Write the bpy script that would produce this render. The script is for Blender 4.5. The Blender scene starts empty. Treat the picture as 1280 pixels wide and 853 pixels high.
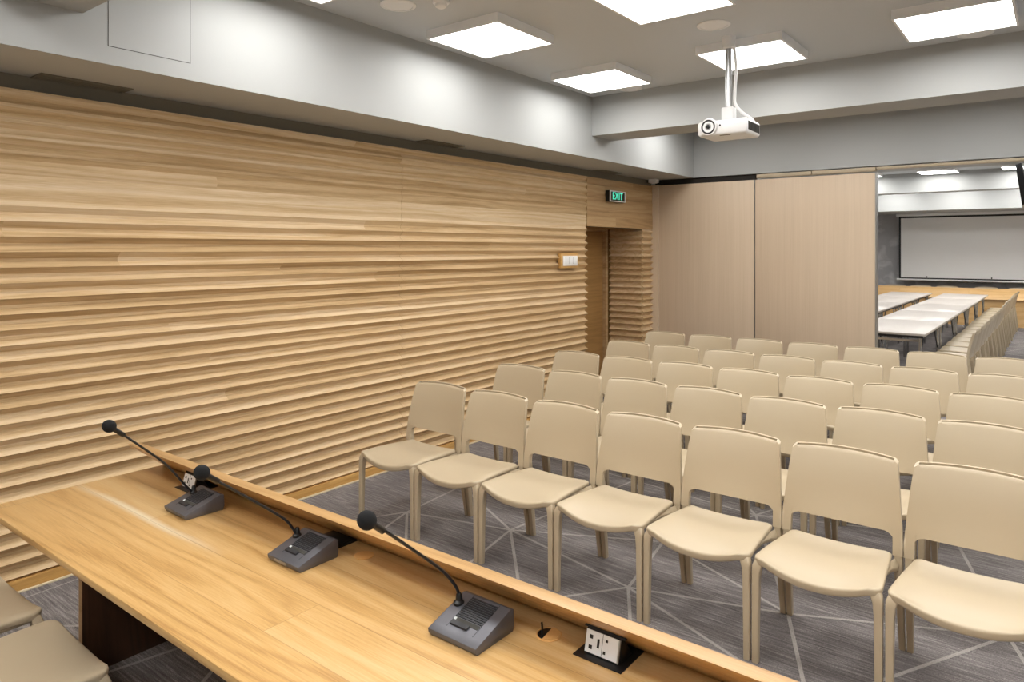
import bpy, bmesh, math, random
from mathutils import Vector, Matrix
random.seed(7)
PI = math.pi
scn = bpy.context.scene
COL = scn.collection
SLOT = {}

# ------------------------------------------------------------------ colour and node helpers
def lin(v):
    v /= 255.0
    return v / 12.92 if v <= 0.04045 else ((v + 0.055) / 1.055) ** 2.4
def C(r, g, b, k=0.82): return (lin(r) * k, lin(g) * k, lin(b) * k, 1.0)

class NT:
    def __init__(s, name):
        s.m = bpy.data.materials.new(name); s.m.use_nodes = True
        s.t = s.m.node_tree; s.t.nodes.clear()
        s.out = s.n('ShaderNodeOutputMaterial')
    def n(s, kind, **kw):
        x = s.t.nodes.new(kind)
        for k, v in kw.items(): setattr(x, k, v)
        return x
    def put(s, sock, v):
        if hasattr(v, 'is_output'): s.t.links.new(v, sock)
        else: sock.default_value = v
    def math(s, op, a, b=None, c=None):
        x = s.n('ShaderNodeMath', operation=op)
        s.put(x.inputs[0], a)
        if b is not None: s.put(x.inputs[1], b)
        if c is not None: s.put(x.inputs[2], c)
        return x.outputs[0]
    def xyz(s):
        tc = s.n('ShaderNodeTexCoord'); sp = s.n('ShaderNodeSeparateXYZ')
        s.t.links.new(tc.outputs['Object'], sp.inputs[0]); return list(sp.outputs)
    def vec(s, x, y, z):
        c = s.n('ShaderNodeCombineXYZ')
        for i, v in enumerate((x, y, z)): s.put(c.inputs[i], v)
        return c.outputs[0]
    def noise(s, v, scale=1.0, detail=3.0, rough=0.5, dist=0.0):
        x = s.n('ShaderNodeTexNoise'); s.t.links.new(v, x.inputs['Vector'])
        x.inputs['Scale'].default_value = scale; x.inputs['Detail'].default_value = detail
        x.inputs['Roughness'].default_value = rough; x.inputs['Distortion'].default_value = dist
        return x.outputs['Fac']
    def white(s, a, b=0.0):
        x = s.n('ShaderNodeTexWhiteNoise', noise_dimensions='2D')
        s.t.links.new(s.vec(a, b, 0.0), x.inputs['Vector']); return x.outputs['Value']
    def ramp(s, f, stops):
        x = s.n('ShaderNodeValToRGB'); s.put(x.inputs[0], f)
        e = x.color_ramp.elements
        while len(e) < len(stops): e.new(0.5)
        for i, (p, c) in enumerate(stops): e[i].position = p; e[i].color = c
        return x.outputs[0]
    def mix(s, f, a, b, mode='MIX'):
        x = s.n('ShaderNodeMix', data_type='RGBA', blend_type=mode)
        s.put(x.inputs[0], f); s.put(x.inputs[6], a); s.put(x.inputs[7], b)
        return x.outputs[2]
    def bsdf(s, col, rough=0.5, metal=0.0, spec=0.5, bump=None, bstr=0.2, bdist=0.002, coat=0.0):
        p = s.n('ShaderNodeBsdfPrincipled')
        s.put(p.inputs['Base Color'], col); s.put(p.inputs['Roughness'], rough)
        p.inputs['Metallic'].default_value = metal; p.inputs['Specular IOR Level'].default_value = spec
        p.inputs['Coat Weight'].default_value = coat
        if bump is not None:
            b = s.n('ShaderNodeBump'); b.inputs['Strength'].default_value = bstr
            b.inputs['Distance'].default_value = bdist
            s.t.links.new(bump, b.inputs['Height']); s.t.links.new(b.outputs[0], p.inputs['Normal'])
        s.t.links.new(p.outputs[0], s.out.inputs[0]); return s.m

def plain(name, col, rough=0.5, metal=0.0, spec=0.5, speck=0.05, scale=60.0):
    """a surface with a faint uneven tone"""
    t = NT(name); x, y, z = t.xyz()
    f = t.noise(t.vec(x, y, z), scale, 3)
    c = t.mix(f, tuple(v * (1 - speck) for v in col[:3]) + (1,), tuple(min(1, v * (1 + speck)) for v in col[:3]) + (1,))
    return t.bsdf(c, rough, metal, spec)

def emit(name, col, strength):
    t = NT(name); e = t.n('ShaderNodeEmission'); e.inputs[0].default_value = col; e.inputs[1].default_value = strength
    t.t.links.new(e.outputs[0], t.out.inputs[0]); return t.m

def wood(name, c_dark, c_mid, c_light, along=0, across=1, w=0.17, L=2.4, off=0.0, ga=1.0, gb=26.0, vary=0.5,
         rough=0.4, joint=0.0, arch=1.0, sap=None):
    t = NT(name); co = t.xyz(); a, b = co[along], co[across]; c = co[3 - along - across]
    k = t.math('FLOOR', t.math('DIVIDE', t.math('SUBTRACT', b, off), w))
    r1 = t.white(k, 3.7)
    ash = t.math('ADD', a, t.math('MULTIPLY', r1, L * 7.0))
    sg = t.math('FLOOR', t.math('DIVIDE', ash, L))
    rnd = t.white(k, sg)
    sh = t.math('MULTIPLY', rnd, 37.0)
    g1 = t.noise(t.vec(t.math('ADD', t.math('MULTIPLY', a, ga * 0.55), sh), t.math('MULTIPLY', b, gb * 0.28), t.math('ADD', t.math('MULTIPLY', c, gb * 0.28), sh)), 1.0, 2, 0.5)
    ring = t.math('SINE', t.math('ADD', t.math('MULTIPLY', g1, 60.0 * arch), t.math('MULTIPLY', b, gb * 5.0)))
    ring = t.math('POWER', t.math('MULTIPLY_ADD', ring, 0.5, 0.5), 0.55)
    fine = t.noise(t.vec(t.math('MULTIPLY', a, ga * 9.0), t.math('MULTIPLY', b, gb * 14.0), t.math('ADD', t.math('MULTIPLY', c, gb * 14.0), sh)), 1.0, 4, 0.65)
    f = t.math('ADD', t.math('MULTIPLY', ring, 0.17), t.math('MULTIPLY', fine, 0.55))
    f = t.math('ADD', f, t.math('MULTIPLY', g1, 0.16))
    f = t.math('ADD', f, t.math('MULTIPLY', t.math('SUBTRACT', rnd, 0.5), vary))
    col = t.ramp(f, [(0.15, c_dark), (0.46, c_mid), (0.80, c_light)])
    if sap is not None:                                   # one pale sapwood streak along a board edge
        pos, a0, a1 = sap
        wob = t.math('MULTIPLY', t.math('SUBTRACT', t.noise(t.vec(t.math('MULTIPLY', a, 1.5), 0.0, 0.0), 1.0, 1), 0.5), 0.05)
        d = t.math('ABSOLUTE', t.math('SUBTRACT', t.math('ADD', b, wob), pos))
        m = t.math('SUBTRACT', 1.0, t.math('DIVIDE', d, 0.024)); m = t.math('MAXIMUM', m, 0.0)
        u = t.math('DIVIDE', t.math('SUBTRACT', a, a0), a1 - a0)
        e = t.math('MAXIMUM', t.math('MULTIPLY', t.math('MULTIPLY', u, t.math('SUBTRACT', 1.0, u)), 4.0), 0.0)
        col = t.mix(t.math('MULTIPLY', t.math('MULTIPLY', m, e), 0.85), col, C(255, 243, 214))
    if joint > 0:
        fb = t.math('FRACT', t.math('DIVIDE', t.math('SUBTRACT', b, off), w))
        fa = t.math('FRACT', t.math('DIVIDE', ash, L))
        jb = t.math('LESS_THAN', fb, joint / w); ja = t.math('LESS_THAN', fa, joint / L)
        col = t.mix(t.math('MULTIPLY', t.math('MAXIMUM', jb, ja), 0.6), col, c_dark)
    return t.bsdf(col, rough, bump=f, bstr=0.08, bdist=0.001)

# ------------------------------------------------------------------ materials
M = {}
M['wall_wood'] = wood('slat_oak', C(172, 138, 90), C(220, 189, 144), C(249, 228, 195), along=1, across=2, w=0.0775, L=9.0, off=0.774,
                      ga=0.9, gb=24.0, vary=0.20, rough=0.5, arch=0.4)
M['lintel_wood'] = wood('lintel_oak', C(152, 118, 74), C(190, 154, 108), C(212, 182, 138), along=1, across=2, w=0.09, L=3.0, off=0.1,
                        ga=0.9, gb=18.0, vary=0.25, rough=0.5, arch=0.7)
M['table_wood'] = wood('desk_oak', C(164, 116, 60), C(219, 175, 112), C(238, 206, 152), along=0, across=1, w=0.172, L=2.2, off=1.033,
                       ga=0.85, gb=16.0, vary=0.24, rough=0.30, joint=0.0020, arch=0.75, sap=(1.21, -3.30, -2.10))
M['ledge_wood'] = wood('ledge_oak', C(166, 122, 70), C(202, 160, 106), C(222, 184, 132), along=0, across=1, w=0.6, L=4.0, off=1.0,
                       ga=0.8, gb=22.0, vary=0.1, rough=0.32, arch=0.5)
M['dark_wood'] = wood('leg_walnut', C(52, 32, 20), C(78, 50, 32), C(100, 66, 44), along=2, across=1, w=0.3, L=3.0, ga=1.2, gb=20, vary=0.1, rough=0.4)
M['door_wood'] = wood('door_oak', C(142, 106, 60), C(176, 134, 80), C(196, 154, 98), along=1, across=2, w=0.5, L=4.0, ga=1.0, gb=22, vary=0.1, rough=0.45, arch=0.6)
M['base_wood'] = wood('skirting_oak', C(176, 128, 66), C(214, 166, 96), C(228, 186, 118), along=1, across=2, w=0.2, L=2.5, ga=0.8, gb=20, vary=0.15, rough=0.45)
M['far_wood'] = wood('far_desk_oak', C(190, 146, 88), C(222, 180, 122), C(236, 202, 152), along=0, across=2, w=0.4, L=1.4, ga=0.8, gb=10, vary=0.12, rough=0.4, joint=0.006, arch=0.5)
t = NT('partition_laminate'); x, y, z = t.xyz()
f = t.noise(t.vec(t.math('MULTIPLY', x, 130.0), 0.0, t.math('MULTIPLY', z, 1.3)), 1.0, 4, 0.65)
f2 = t.noise(t.vec(t.math('MULTIPLY', x, 22.0), 0.0, t.math('MULTIPLY', z, 0.35)), 1.0, 2)
M['laminate'] = t.bsdf(t.ramp(t.math('MULTIPLY_ADD', f2, 0.35, t.math('MULTIPLY', f, 0.65)), [(0.25, C(212, 190, 162)), (0.5, C(222, 199, 171)), (0.75, C(229, 208, 181))]), 0.5)
M['paint'] = plain('grey_paint', C(184, 186, 185), 0.65, speck=0.01, scale=4)
M['ceil_paint'] = plain('ceiling_paint', C(196, 200, 204, 1.0), 0.7, speck=0.01, scale=4)
M['white'] = plain('white_plastic', C(232, 232, 232, 1.0), 0.4, speck=0.01)
M['cream'] = plain('cream_edging', C(236, 220, 186), 0.6)
M['frame_white'] = plain('fixture_white', C(232, 232, 232, 1.0), 0.45, speck=0.01)
M['chair'] = plain('chair_plastic', C(204, 187, 158), 0.36, speck=0.012, scale=9, spec=0.5)
M['black'] = plain('black_plastic', C(20, 20, 22), 0.35)
M['foam'] = plain('black_foam', C(16, 16, 18), 0.95, speck=0.5, scale=700)
M['mic_grey'] = plain('mic_grey', C(112, 112, 118), 0.38, metal=0.55, speck=0.05, scale=300)
M['mic_dark'] = plain('mic_dark', C(44, 44, 48), 0.45)
M['steel'] = plain('brushed_steel', C(190, 190, 190), 0.28, metal=1.0)
M['chrome'] = plain('chrome', C(206, 206, 206), 0.12, metal=1.0)
M['alu'] = plain('aluminium_edge', C(176, 174, 170), 0.35, metal=0.8)
M['glass_dark'] = plain('lens_glass', C(20, 22, 26), 0.05, spec=0.9)
M['vent_dark'] = plain('vent_dark', C(60, 58, 52), 0.7)
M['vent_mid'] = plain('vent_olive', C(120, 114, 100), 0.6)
M['table_white'] = plain('white_laminate', C(208, 200, 192), 0.35, speck=0.01)
M['screen'] = plain('screen_fabric', C(246, 246, 246), 0.9, speck=0.01, scale=3)
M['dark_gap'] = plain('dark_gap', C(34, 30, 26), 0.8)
M['beige_metal'] = plain('beige_metal', C(196, 180, 152), 0.45)
M['red_cap'] = plain('disc_wood', C(234, 182, 114), 0.4, speck=0.05, scale=90)
M['led'] = emit('mic_led', C(240, 240, 235, 1.0), 0.9)
M['exit_letters'] = emit('exit_letters', C(96, 238, 196, 1.0), 1.1)
M['exit_back'] = plain('exit_back', C(6, 44, 34), 0.3)
M['panel_light'] = emit('panel_light', (1.0, 0.98, 0.95, 1.0), 14.6)
M['panel_light_far'] = emit('panel_light_far', (1.0, 0.98, 0.95, 1.0), 17.5)
# far wall with a mottled leaf pattern
t = NT('far_wallpaper'); x, y, z = t.xyz()
v = t.n('ShaderNodeTexVoronoi'); v.inputs['Scale'].default_value = 3.6
nz = t.noise(t.vec(x, 0.0, z), 2.2, 3)
t.t.links.new(t.vec(t.math('MULTIPLY_ADD', nz, 1.1, x), 0.0, t.math('MULTIPLY_ADD', nz, 0.8, z)), v.inputs['Vector'])
M['far_wall'] = t.bsdf(t.ramp(v.outputs['Distance'], [(0.1, C(226, 226, 228)), (0.42, C(206, 206, 209)), (0.55, C(190, 190, 194))]), 0.8)
# carpet: fine ribs running along x, flecked
t = NT('carpet_ribbed'); x, y, z = t.xyz()
rib = t.noise(t.vec(t.math('MULTIPLY', x, 5.0), t.math('MULTIPLY', y, 95.0), 0.0), 1.0, 2, 0.6)
fl = t.noise(t.vec(t.math('MULTIPLY', x, 160.0), t.math('MULTIPLY', y, 330.0), 0.0), 1.0, 2, 0.6)
bl = t.noise(t.vec(x, y, 0.0), 1.4, 3)
f = t.math('ADD', t.math('MULTIPLY', rib, 0.5), t.math('MULTIPLY', fl, 0.5))
f = t.math('ADD', f, t.math('MULTIPLY', t.math('SUBTRACT', bl, 0.5), 0.25))
M['carpet'] = t.bsdf(t.ramp(f, [(0.30, C(84, 79, 79)), (0.5, C(130, 124, 123)), (0.68, C(186, 180, 176))]), 0.95, spec=0.1, bump=f, bstr=0.5, bdist=0.004)
t = NT('carpet_line'); x, y, z = t.xyz()
fl = t.noise(t.vec(t.math('MULTIPLY', x, 160.0), t.math('MULTIPLY', y, 330.0), 0.0), 1.0, 2, 0.6)
M['carpet_line'] = t.bsdf(t.ramp(fl, [(0.3, C(150, 144, 139)), (0.65, C(196, 190, 184))]), 0.95, spec=0.1)

# ------------------------------------------------------------------ mesh helpers
def sharp(bm, ang=38):
    bm.normal_update()
    for f in bm.faces: f.smooth = True
    for e in bm.edges:
        if len(e.link_faces) != 2 or e.calc_face_angle(0) > math.radians(ang): e.smooth = False

def obj(name, bm, mats, parent=None, loc=(0, 0, 0), ang=38):
    bmesh.ops.recalc_face_normals(bm, faces=bm.faces[:])
    sharp(bm, ang)
    me = bpy.data.meshes.new(name); bm.to_mesh(me); bm.free()
    for m in (mats if isinstance(mats, (list, tuple)) else [mats]): me.materials.append(M[m] if isinstance(m, str) else m)
    o = bpy.data.objects.new(name, me); COL.objects.link(o); o.location = loc
    if parent: o.parent = parent
    return o

def thing(name, label, cat, loc=(0, 0, 0), rz=0.0, group=None):
    o = bpy.data.objects.new(name, None); COL.objects.link(o); o.empty_display_size = 0.1
    o.location = loc; o.rotation_euler = (0, 0, rz)
    return tag(o, label, cat, group)
def tag(o, label, cat, group=None):
    o['label'] = label; o['category'] = cat; o['kind'] = 'thing'
    if group: o['group'] = group
    return o
def struct(o, label=None):
    o['kind'] = 'structure'
    if label: o['label'] = label
    return o
def dup(root, loc, rz, label, group=None):
    r = root.copy(); COL.objects.link(r); r.location = loc; r.rotation_euler = (0, 0, rz); r['label'] = label
    if group: r['group'] = group
    for ch in list(root.children):
        c = ch.copy(); COL.objects.link(c); c.parent = r
        for g in list(ch.children):
            d = g.copy(); COL.objects.link(d); d.parent = c
    return r

def box(bm, x0, x1, y0, y1, z0, z1, bev=0.0, seg=2, mi=0):
    v = [bm.verts.new(p) for p in ((x0, y0, z0), (x1, y0, z0), (x1, y1, z0), (x0, y1, z0), (x0, y0, z1), (x1, y0, z1), (x1, y1, z1), (x0, y1, z1))]
    fs = [bm.faces.new([v[i] for i in q]) for q in ((3, 2, 1, 0), (4, 5, 6, 7), (0, 1, 5, 4), (1, 2, 6, 5), (2, 3, 7, 6), (3, 0, 4, 7))]
    for f in fs: f.material_index = mi
    if bev > 0:
        es = list({e for f in fs for e in f.edges})
        bmesh.ops.bevel(bm, geom=es, offset=bev, segments=seg, profile=0.5, affect='EDGES')
    return bm
def B(*a, **k): return box(bmesh.new(), *a, **k)
def frame(bm, x0, x1, y0, y1, z0, z1, w, mi=0):
    box(bm, x0, x1, y0, y0 + w, z0, z1, mi=mi); box(bm, x0, x1, y1 - w, y1, z0, z1, mi=mi)
    box(bm, x0, x0 + w, y0 + w, y1 - w, z0, z1, mi=mi); box(bm, x1 - w, x1, y0 + w, y1 - w, z0, z1, mi=mi)
    return bm
def prism(bm, poly, axis, a0, a1, bev=0.0, mi=0):
    """polygon in the two axes other than `axis` (in x, y, z order), extruded from a0 to a1"""
    def P(p, a):
        q = list(p); q.insert(axis, a); return q
    A = [bm.verts.new(P(p, a0)) for p in poly]; Z = [bm.verts.new(P(p, a1)) for p in poly]
    fs = [bm.faces.new(A[::-1]), bm.faces.new(Z)]
    n = len(poly)
    for i in range(n): fs.append(bm.faces.new((A[i], A[(i + 1) % n], Z[(i + 1) % n], Z[i])))
    for f in fs: f.material_index = mi
    if bev > 0:
        bmesh.ops.bevel(bm, geom=list({e for f in fs for e in f.edges}), offset=bev, segments=2, profile=0.5, affect='EDGES')
    return bm
def loft(bm, rings, cap=True, mi=0):
    R = [[bm.verts.new(p) for p in r] for r in rings]; n = len(R[0])
    for i in range(len(R) - 1):
        for j in range(n):
            bm.faces.new((R[i][j], R[i][(j + 1) % n], R[i + 1][(j + 1) % n], R[i + 1][j])).material_index = mi
    if cap:
        bm.faces.new(R[0][::-1]).material_index = mi; bm.faces.new(R[-1]).material_index = mi
    return bm
def lathe(bm, prof, c=(0, 0, 0), axis='Z', n=28, mi=0):
    """prof: list of (radius, height)"""
    rings = []
    for r, h in prof:
        ring = []
        for i in range(n):
            a = 2 * PI * i / n; u, v = max(r, 1e-5) * math.cos(a), max(r, 1e-5) * math.sin(a)
            p = {'Z': (u, v, h), 'Y': (u, h, v), 'X': (h, u, v)}[axis]
            ring.append((c[0] + p[0], c[1] + p[1], c[2] + p[2]))
        rings.append(ring)
    return loft(bm, rings, True, mi)
def tube(bm, pts, rad, n=10, mi=0):
    pts = [Vector(p) for p in pts]; rings = []
    up = Vector((0.13, 0.21, 0.97))
    for i, p in enumerate(pts):
        d = (pts[min(i + 1, len(pts) - 1)] - pts[max(i - 1, 0)]).normalized()
        a = d.cross(up)
        if a.length < 0.1: a = d.cross(Vector((1, 0, 0)))
        a.normalize(); b = d.cross(a)
        r = rad[i] if isinstance(rad, (list, tuple)) else rad
        rings.append([p + a * (r * math.cos(2 * PI * k / n)) + b * (r * math.sin(2 * PI * k / n)) for k in range(n)])
    return loft(bm, rings, True, mi)
def smooth_path(pts, sub=6):
    P = [Vector(p) for p in pts]; out = []
    for i in range(len(P) - 1):
        p0, p1, p2, p3 = P[max(i - 1, 0)], P[i], P[i + 1], P[min(i + 2, len(P) - 1)]
        for k in range(sub):
            s = k / sub
            out.append(0.5 * ((2 * p1) + (p2 - p0) * s + (2 * p0 - 5 * p1 + 4 * p2 - p3) * s * s + (3 * p1 - p0 - 3 * p2 + p3) * s ** 3))
    return out + [P[-1]]

# ================================================================== THE ROOM
XL, XR = -4.165, 3.10           # walls
FAS = -3.58                     # face of the left bulkhead
ZC = 3.19                       # ceiling
YB, YF = -2.0, 20.35            # back wall, far wall
YP = 8.25                       # line of the sliding partition

# floor with the pale inlaid lines of the carpet
bm = bmesh.new()
box(bm, XL - 0.6, XR + 0.1, YB - 0.1, YF + 0.1, -0.05, 0.0)
nodes = [(-1.734, 3.189), (-2.657, 3.397), (-3.37, 3.213), (-1.841, 3.809), (-0.185, 3.821), (-1.014, 3.419)]
for i in range(-5, 5):
    for j in range(0, 23):
        p = (i * 0.88 + 0.3 + random.uniform(-0.3, 0.3), j * 0.88 + 0.3 + random.uniform(-0.3, 0.3))
        if -4.2 < p[0] < 3.2 and all(math.dist(p, q) > 0.55 for q in nodes): nodes.append(p)
cand = sorted((math.dist(nodes[i], nodes[j]), i, j) for i in range(len(nodes)) for j in range(i) if math.dist(nodes[i], nodes[j]) < 1.55)
segs = []
def cross(a, b, c, d):
    o = lambda p, q, r: (q[0] - p[0]) * (r[1] - p[1]) - (q[1] - p[1]) * (r[0] - p[0])
    return o(a, b, c) * o(a, b, d) < -1e-9 and o(c, d, a) * o(c, d, b) < -1e-9
for d, i, j in cand:
    a, b = nodes[i], nodes[j]
    if all(len({i, j, k, l}) < 4 or not cross(a, b, nodes[k], nodes[l]) for k, l in segs): segs.append((i, j))
for n_, (i, j) in enumerate(segs):
    if random.random() < 0.12 and i > 5 and j > 5: continue
    a, b = Vector(nodes[i]), Vector(nodes[j]); d = (b - a).normalized(); s = Vector((-d.y, d.x)) * 0.0085
    def cl(p): return (min(max(p.x, -4.06), XR - 0.02), p.y, 0.0006 + 0.00012 * (n_ % 12))
    q = [bm.verts.new(cl(p)) for p in (a - s, a + s, b + s, b - s)]
    bm.faces.new(q).material_index = 1
struct(obj('floor', bm, ['carpet', 'carpet_line']))
# ceiling, walls
struct(obj('ceiling', B(XL - 0.7, XR + 0.1, YB - 0.1, YF + 0.1, ZC, ZC + 0.1), 'ceil_paint'))
struct(obj('wall_back', B(XL - 0.1, XR + 0.1, YB - 0.1, YB, 0, ZC), 'paint'))
struct(obj('wall_right', B(XR, XR + 0.1, YB, YF, 0, ZC), 'paint'))
struct(obj('wall_far', B(XL - 0.1, XR + 0.1, YF, YF + 0.1, 0, ZC), 'far_wall'))

# slatted oak wall: horizontal waves with sharp crests, flattening towards the top
Z0, PER = 0.774, 0.0775
def amp(z):
    if z < 1.70: return 0.0220
    if z > 2.30: return -0.0130
    return 0.0045 + 0.0175 * math.cos((z - 1.70) / 0.60 * PI)
def wave(p):
    """p = 0 at a crest, growing downwards: underside, trough, rising face"""
    if p < 0.42: return 1 - 2 * p / 0.42
    if p < 0.64: return -1.0
    return -1 + 2 * (p - 0.64) / 0.36
def profile(z0, z1, base=0.0):
    out = []; steps = (0.0, 0.21, 0.42, 0.64, 0.82)
    zs = set([z0, z1])
    k = int((z0 - Z0) / PER) - 2
    while Z0 + (k - 1) * PER < z1:
        for s in steps:
            z = Z0 + k * PER - s * PER
            if z0 < z < z1: zs.add(round(z, 6))
        k += 1
    for z in sorted(zs):
        p = ((Z0 - z) / PER) % 1.0
        out.append((base + amp(z) * wave(p), z))
    return out
bm = bmesh.new()
XW = -4.138
def wave_piece(bm, ya, yb, z0, z1, back=XL, base=XW, mi=0):
    pr = profile(z0, z1, base)
    poly = [(x_, z_) for x_, z_ in pr]
    A = [bm.verts.new((x_, ya, z_)) for x_, z_ in poly]; Z = [bm.verts.new((x_, yb, z_)) for x_, z_ in poly]
    A2 = [bm.verts.new((back, ya, z_)) for x_, z_ in poly]; Z2 = [bm.verts.new((back, yb, z_)) for x_, z_ in poly]
    fs = []
    for i in range(len(poly) - 1):
        fs += [bm.faces.new((A[i], Z[i], Z[i + 1], A[i + 1])), bm.faces.new((A2[i], A[i], A[i + 1], A2[i + 1])), bm.faces.new((Z[i], Z2[i], Z2[i + 1], Z[i + 1]))]
    fs += [bm.faces.new((A[-1], Z[-1], Z2[-1], A2[-1])), bm.faces.new((A[0], A2[0], Z2[0], Z[0]))]
    for f in fs: f.material_index = mi
ZW = 2.522
DY0, DY1, DZ = 6.655, 7.976, 1.972
wave_piece(bm, YB, 1.0, 0.06, ZW); wave_piece(bm, 1.002, 3.886, 0.06, ZW); wave_piece(bm, 3.889, DY0, 0.06, ZW)
wave_piece(bm, DY1, YP, 0.06, DZ)
# flat boarded lintel over the door
prism(bm, [(XL, DZ), (XW + 0.008, DZ), (XW + 0.008, 2.14), (XW + 0.004, 2.145), (XW + 0.007, 2.30), (XW + 0.002, 2.305), (XW + 0.006, 2.44), (XW, 2.445), (XW + 0.004, ZW), (XL, ZW)], 1, DY0 + 0.002, YP, mi=1)
# wavy reveal on the far side of the door recess
pr = profile(0.0, DZ, 0.0)
A = [bm.verts.new((XW - 0.005, DY1 - 0.0 + -d - 0.010, z_)) for d, z_ in pr]; Z = [bm.verts.new((-4.60, DY1 - d - 0.010, z_)) for d, z_ in pr]
for i in range(len(pr) - 1): bm.faces.new((A[i], A[i + 1], Z[i + 1], Z[i]))
wl = obj('wall_left', bm, ['wall_wood', 'lintel_wood'], ang=25)
struct(wl, 'oak wall of horizontal wavy slats')
# wall shell behind the slats, with the door recess
bm = bmesh.new()
box(bm, XL - 0.1, XL, YB, DY0, 0, ZC); box(bm, XL - 0.1, XL, DY1 + 0.02, YF, 0, ZC); box(bm, XL - 0.1, XL, DY0, DY1 + 0.02, DZ, ZC)
struct(obj('wall_shell', bm, 'paint'))
bm = bmesh.new()
box(bm, -4.70, XL, DY0 - 0.05, DY0, 0, DZ + 0.05); box(bm, -4.70, XL - 0.03, DY1 + 0.03, DY1 + 0.08, 0, DZ + 0.05)
box(bm, -4.70, XL, DY0 - 0.05, DY1 + 0.08, DZ, DZ + 0.05)
struct(obj('trim_1', bm, 'door_wood'))
d1 = struct(obj('door_1', B(-4.70, -4.655, DY0, DY1 - 0.09, 0.005, DZ - 0.03, bev=0.003), 'door_wood'), 'plain oak door in the recess')
bm = bmesh.new()
box(bm, -4.70, -4.615, DY1 - 0.085, DY1 - 0.03, 0, DZ); box(bm, -4.70, -4.63, DY0, DY1, DZ - 0.028, DZ)
obj('door_frame', bm, 'lintel_wood', d1)
bm = bmesh.new(); lathe(bm, [(0.022, 0), (0.022, 0.008), (0.009, 0.012), (0.009, 0.045)], (-4.655, DY0 + 0.09, 1.0), 'X', 16)
box(bm, -4.62, -4.605, DY0 + 0.08, DY0 + 0.21, 0.99, 1.01, bev=0.004)
obj('door_handle', bm, 'steel', d1)
bm = bmesh.new(); box(bm, XL, -4.112, YB, DY0, 0.0, 0.062, bev=0.002); box(bm, XL, -4.112, DY1, YP, 0.0, 0.062, bev=0.002)
struct(obj('baseboard_left', bm, 'base_wood'))
bm = bmesh.new(); box(bm, -4.112, -4.100, YB, DY0, 0.0, 0.010, bev=0.002)
struct(obj('trim_2', bm, 'cream'), 'white edging strip along the carpet')
# bulkheads and beams
bm = bmesh.new(); box(bm, XL, FAS, YB, YF, 2.60, ZC)
struct(obj('trim_3', bm, 'paint'), 'grey bulkhead along the slatted wall')
bm = bmesh.new(); box(bm, 2.55, XR, YB, YF, 2.60, ZC)
struct(obj('trim_4', bm, 'paint'))
for n_, (a, b) in enumerate(((0.95, 1.36), (5.86, 6.27), (10.77, 11.18), (15.55, 15.96))):
    struct(obj('trim_%d' % (5 + n_), B(FAS, 2.55, a, b, 2.815, ZC), 'paint'), 'grey ceiling beam')
struct(obj('trim_9', B(FAS, 2.55, YP, YP + 0.15, 2.60, ZC), 'paint'), 'grey header over the partition')
struct(obj('trim_10', B(FAS, 2.55, 18.5, YF, 2.60, ZC), 'paint'), 'grey bulkhead over the far screen')
# partition track
struct(obj('trim_14', B(XL, XL + 0.012, YB, YP, ZW + 0.001, 2.60), 'vent_mid'), 'strip painted dark as the shade in the gap over the slatted wall')  # solid strip on the wall; its dark colour paints in the gap's shade
bm = bmesh.new(); box(bm, XL + 0.05, -2.83, YP + 0.035, YP + 0.10, 2.535, 2.60)
struct(obj('trim_11', bm, 'dark_gap'), 'dark slot above the partition')
bm = bmesh.new()
box(bm, -2.81, -2.20, YP + 0.01, YP + 0.10, 2.548, 2.590, bev=0.003); box(bm, -2.19, -1.55, YP + 0.01, YP + 0.10, 2.548, 2.590, bev=0.003)
box(bm, -1.545, 2.55, YP + 0.02, YP + 0.10, 2.562, 2.590, bev=0.003)
struct(obj('trim_12', bm, 'beige_metal'), 'beige cover of the partition track')
struct(obj('trim_13', B(XL, -4.055, YP - 0.012, YP + 0.10, 0.0, 2.535), 'laminate'), 'narrow filler beside the partition')

# sliding partition panels
for x0, x1, lab in ((-4.053, -2.838, 'tall beige wood-grain sliding partition panel beside the slatted wall'),
                    (-2.825, -1.553, 'tall beige wood-grain sliding partition panel at the edge of the wide opening')):
    p = thing('partition_panel', lab, 'partition', ((x0 + x1) / 2, YP + 0.06, 0), 0, 'sliding partition panels')
    h = (x1 - x0) / 2
    obj('leaf', B(-h, h, -0.045, 0.045, 0.012, 2.530, bev=0.002), 'laminate', p)
    bm = bmesh.new(); box(bm, h - 0.002, h + 0.010, -0.048, 0.048, 0.012, 2.530)
    obj('edge_strip', bm, 'alu', p)

# access panel on the bulkhead
p = thing('access_panel', 'flush square grey access hatch in the bulkhead above the slatted wall', 'access panel', (FAS, 1.67, 2.689))
bm = bmesh.new(); box(bm, -0.002, 0.0025, -0.200, 0.200, 0.0, 0.40)
obj('hatch', bm, 'paint', p)
bm = bmesh.new()
for a in ((-0.2025, -0.200, -0.0025, 0.4025), (0.200, 0.2025, -0.0025, 0.4025), (-0.2025, 0.2025, -0.0025, 0.0), (-0.2025, 0.2025, 0.400, 0.4025)):
    box(bm, 0.0, 0.0006, a[0], a[1], a[2], a[3])
obj('seam', bm, 'vent_dark', p)

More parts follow.
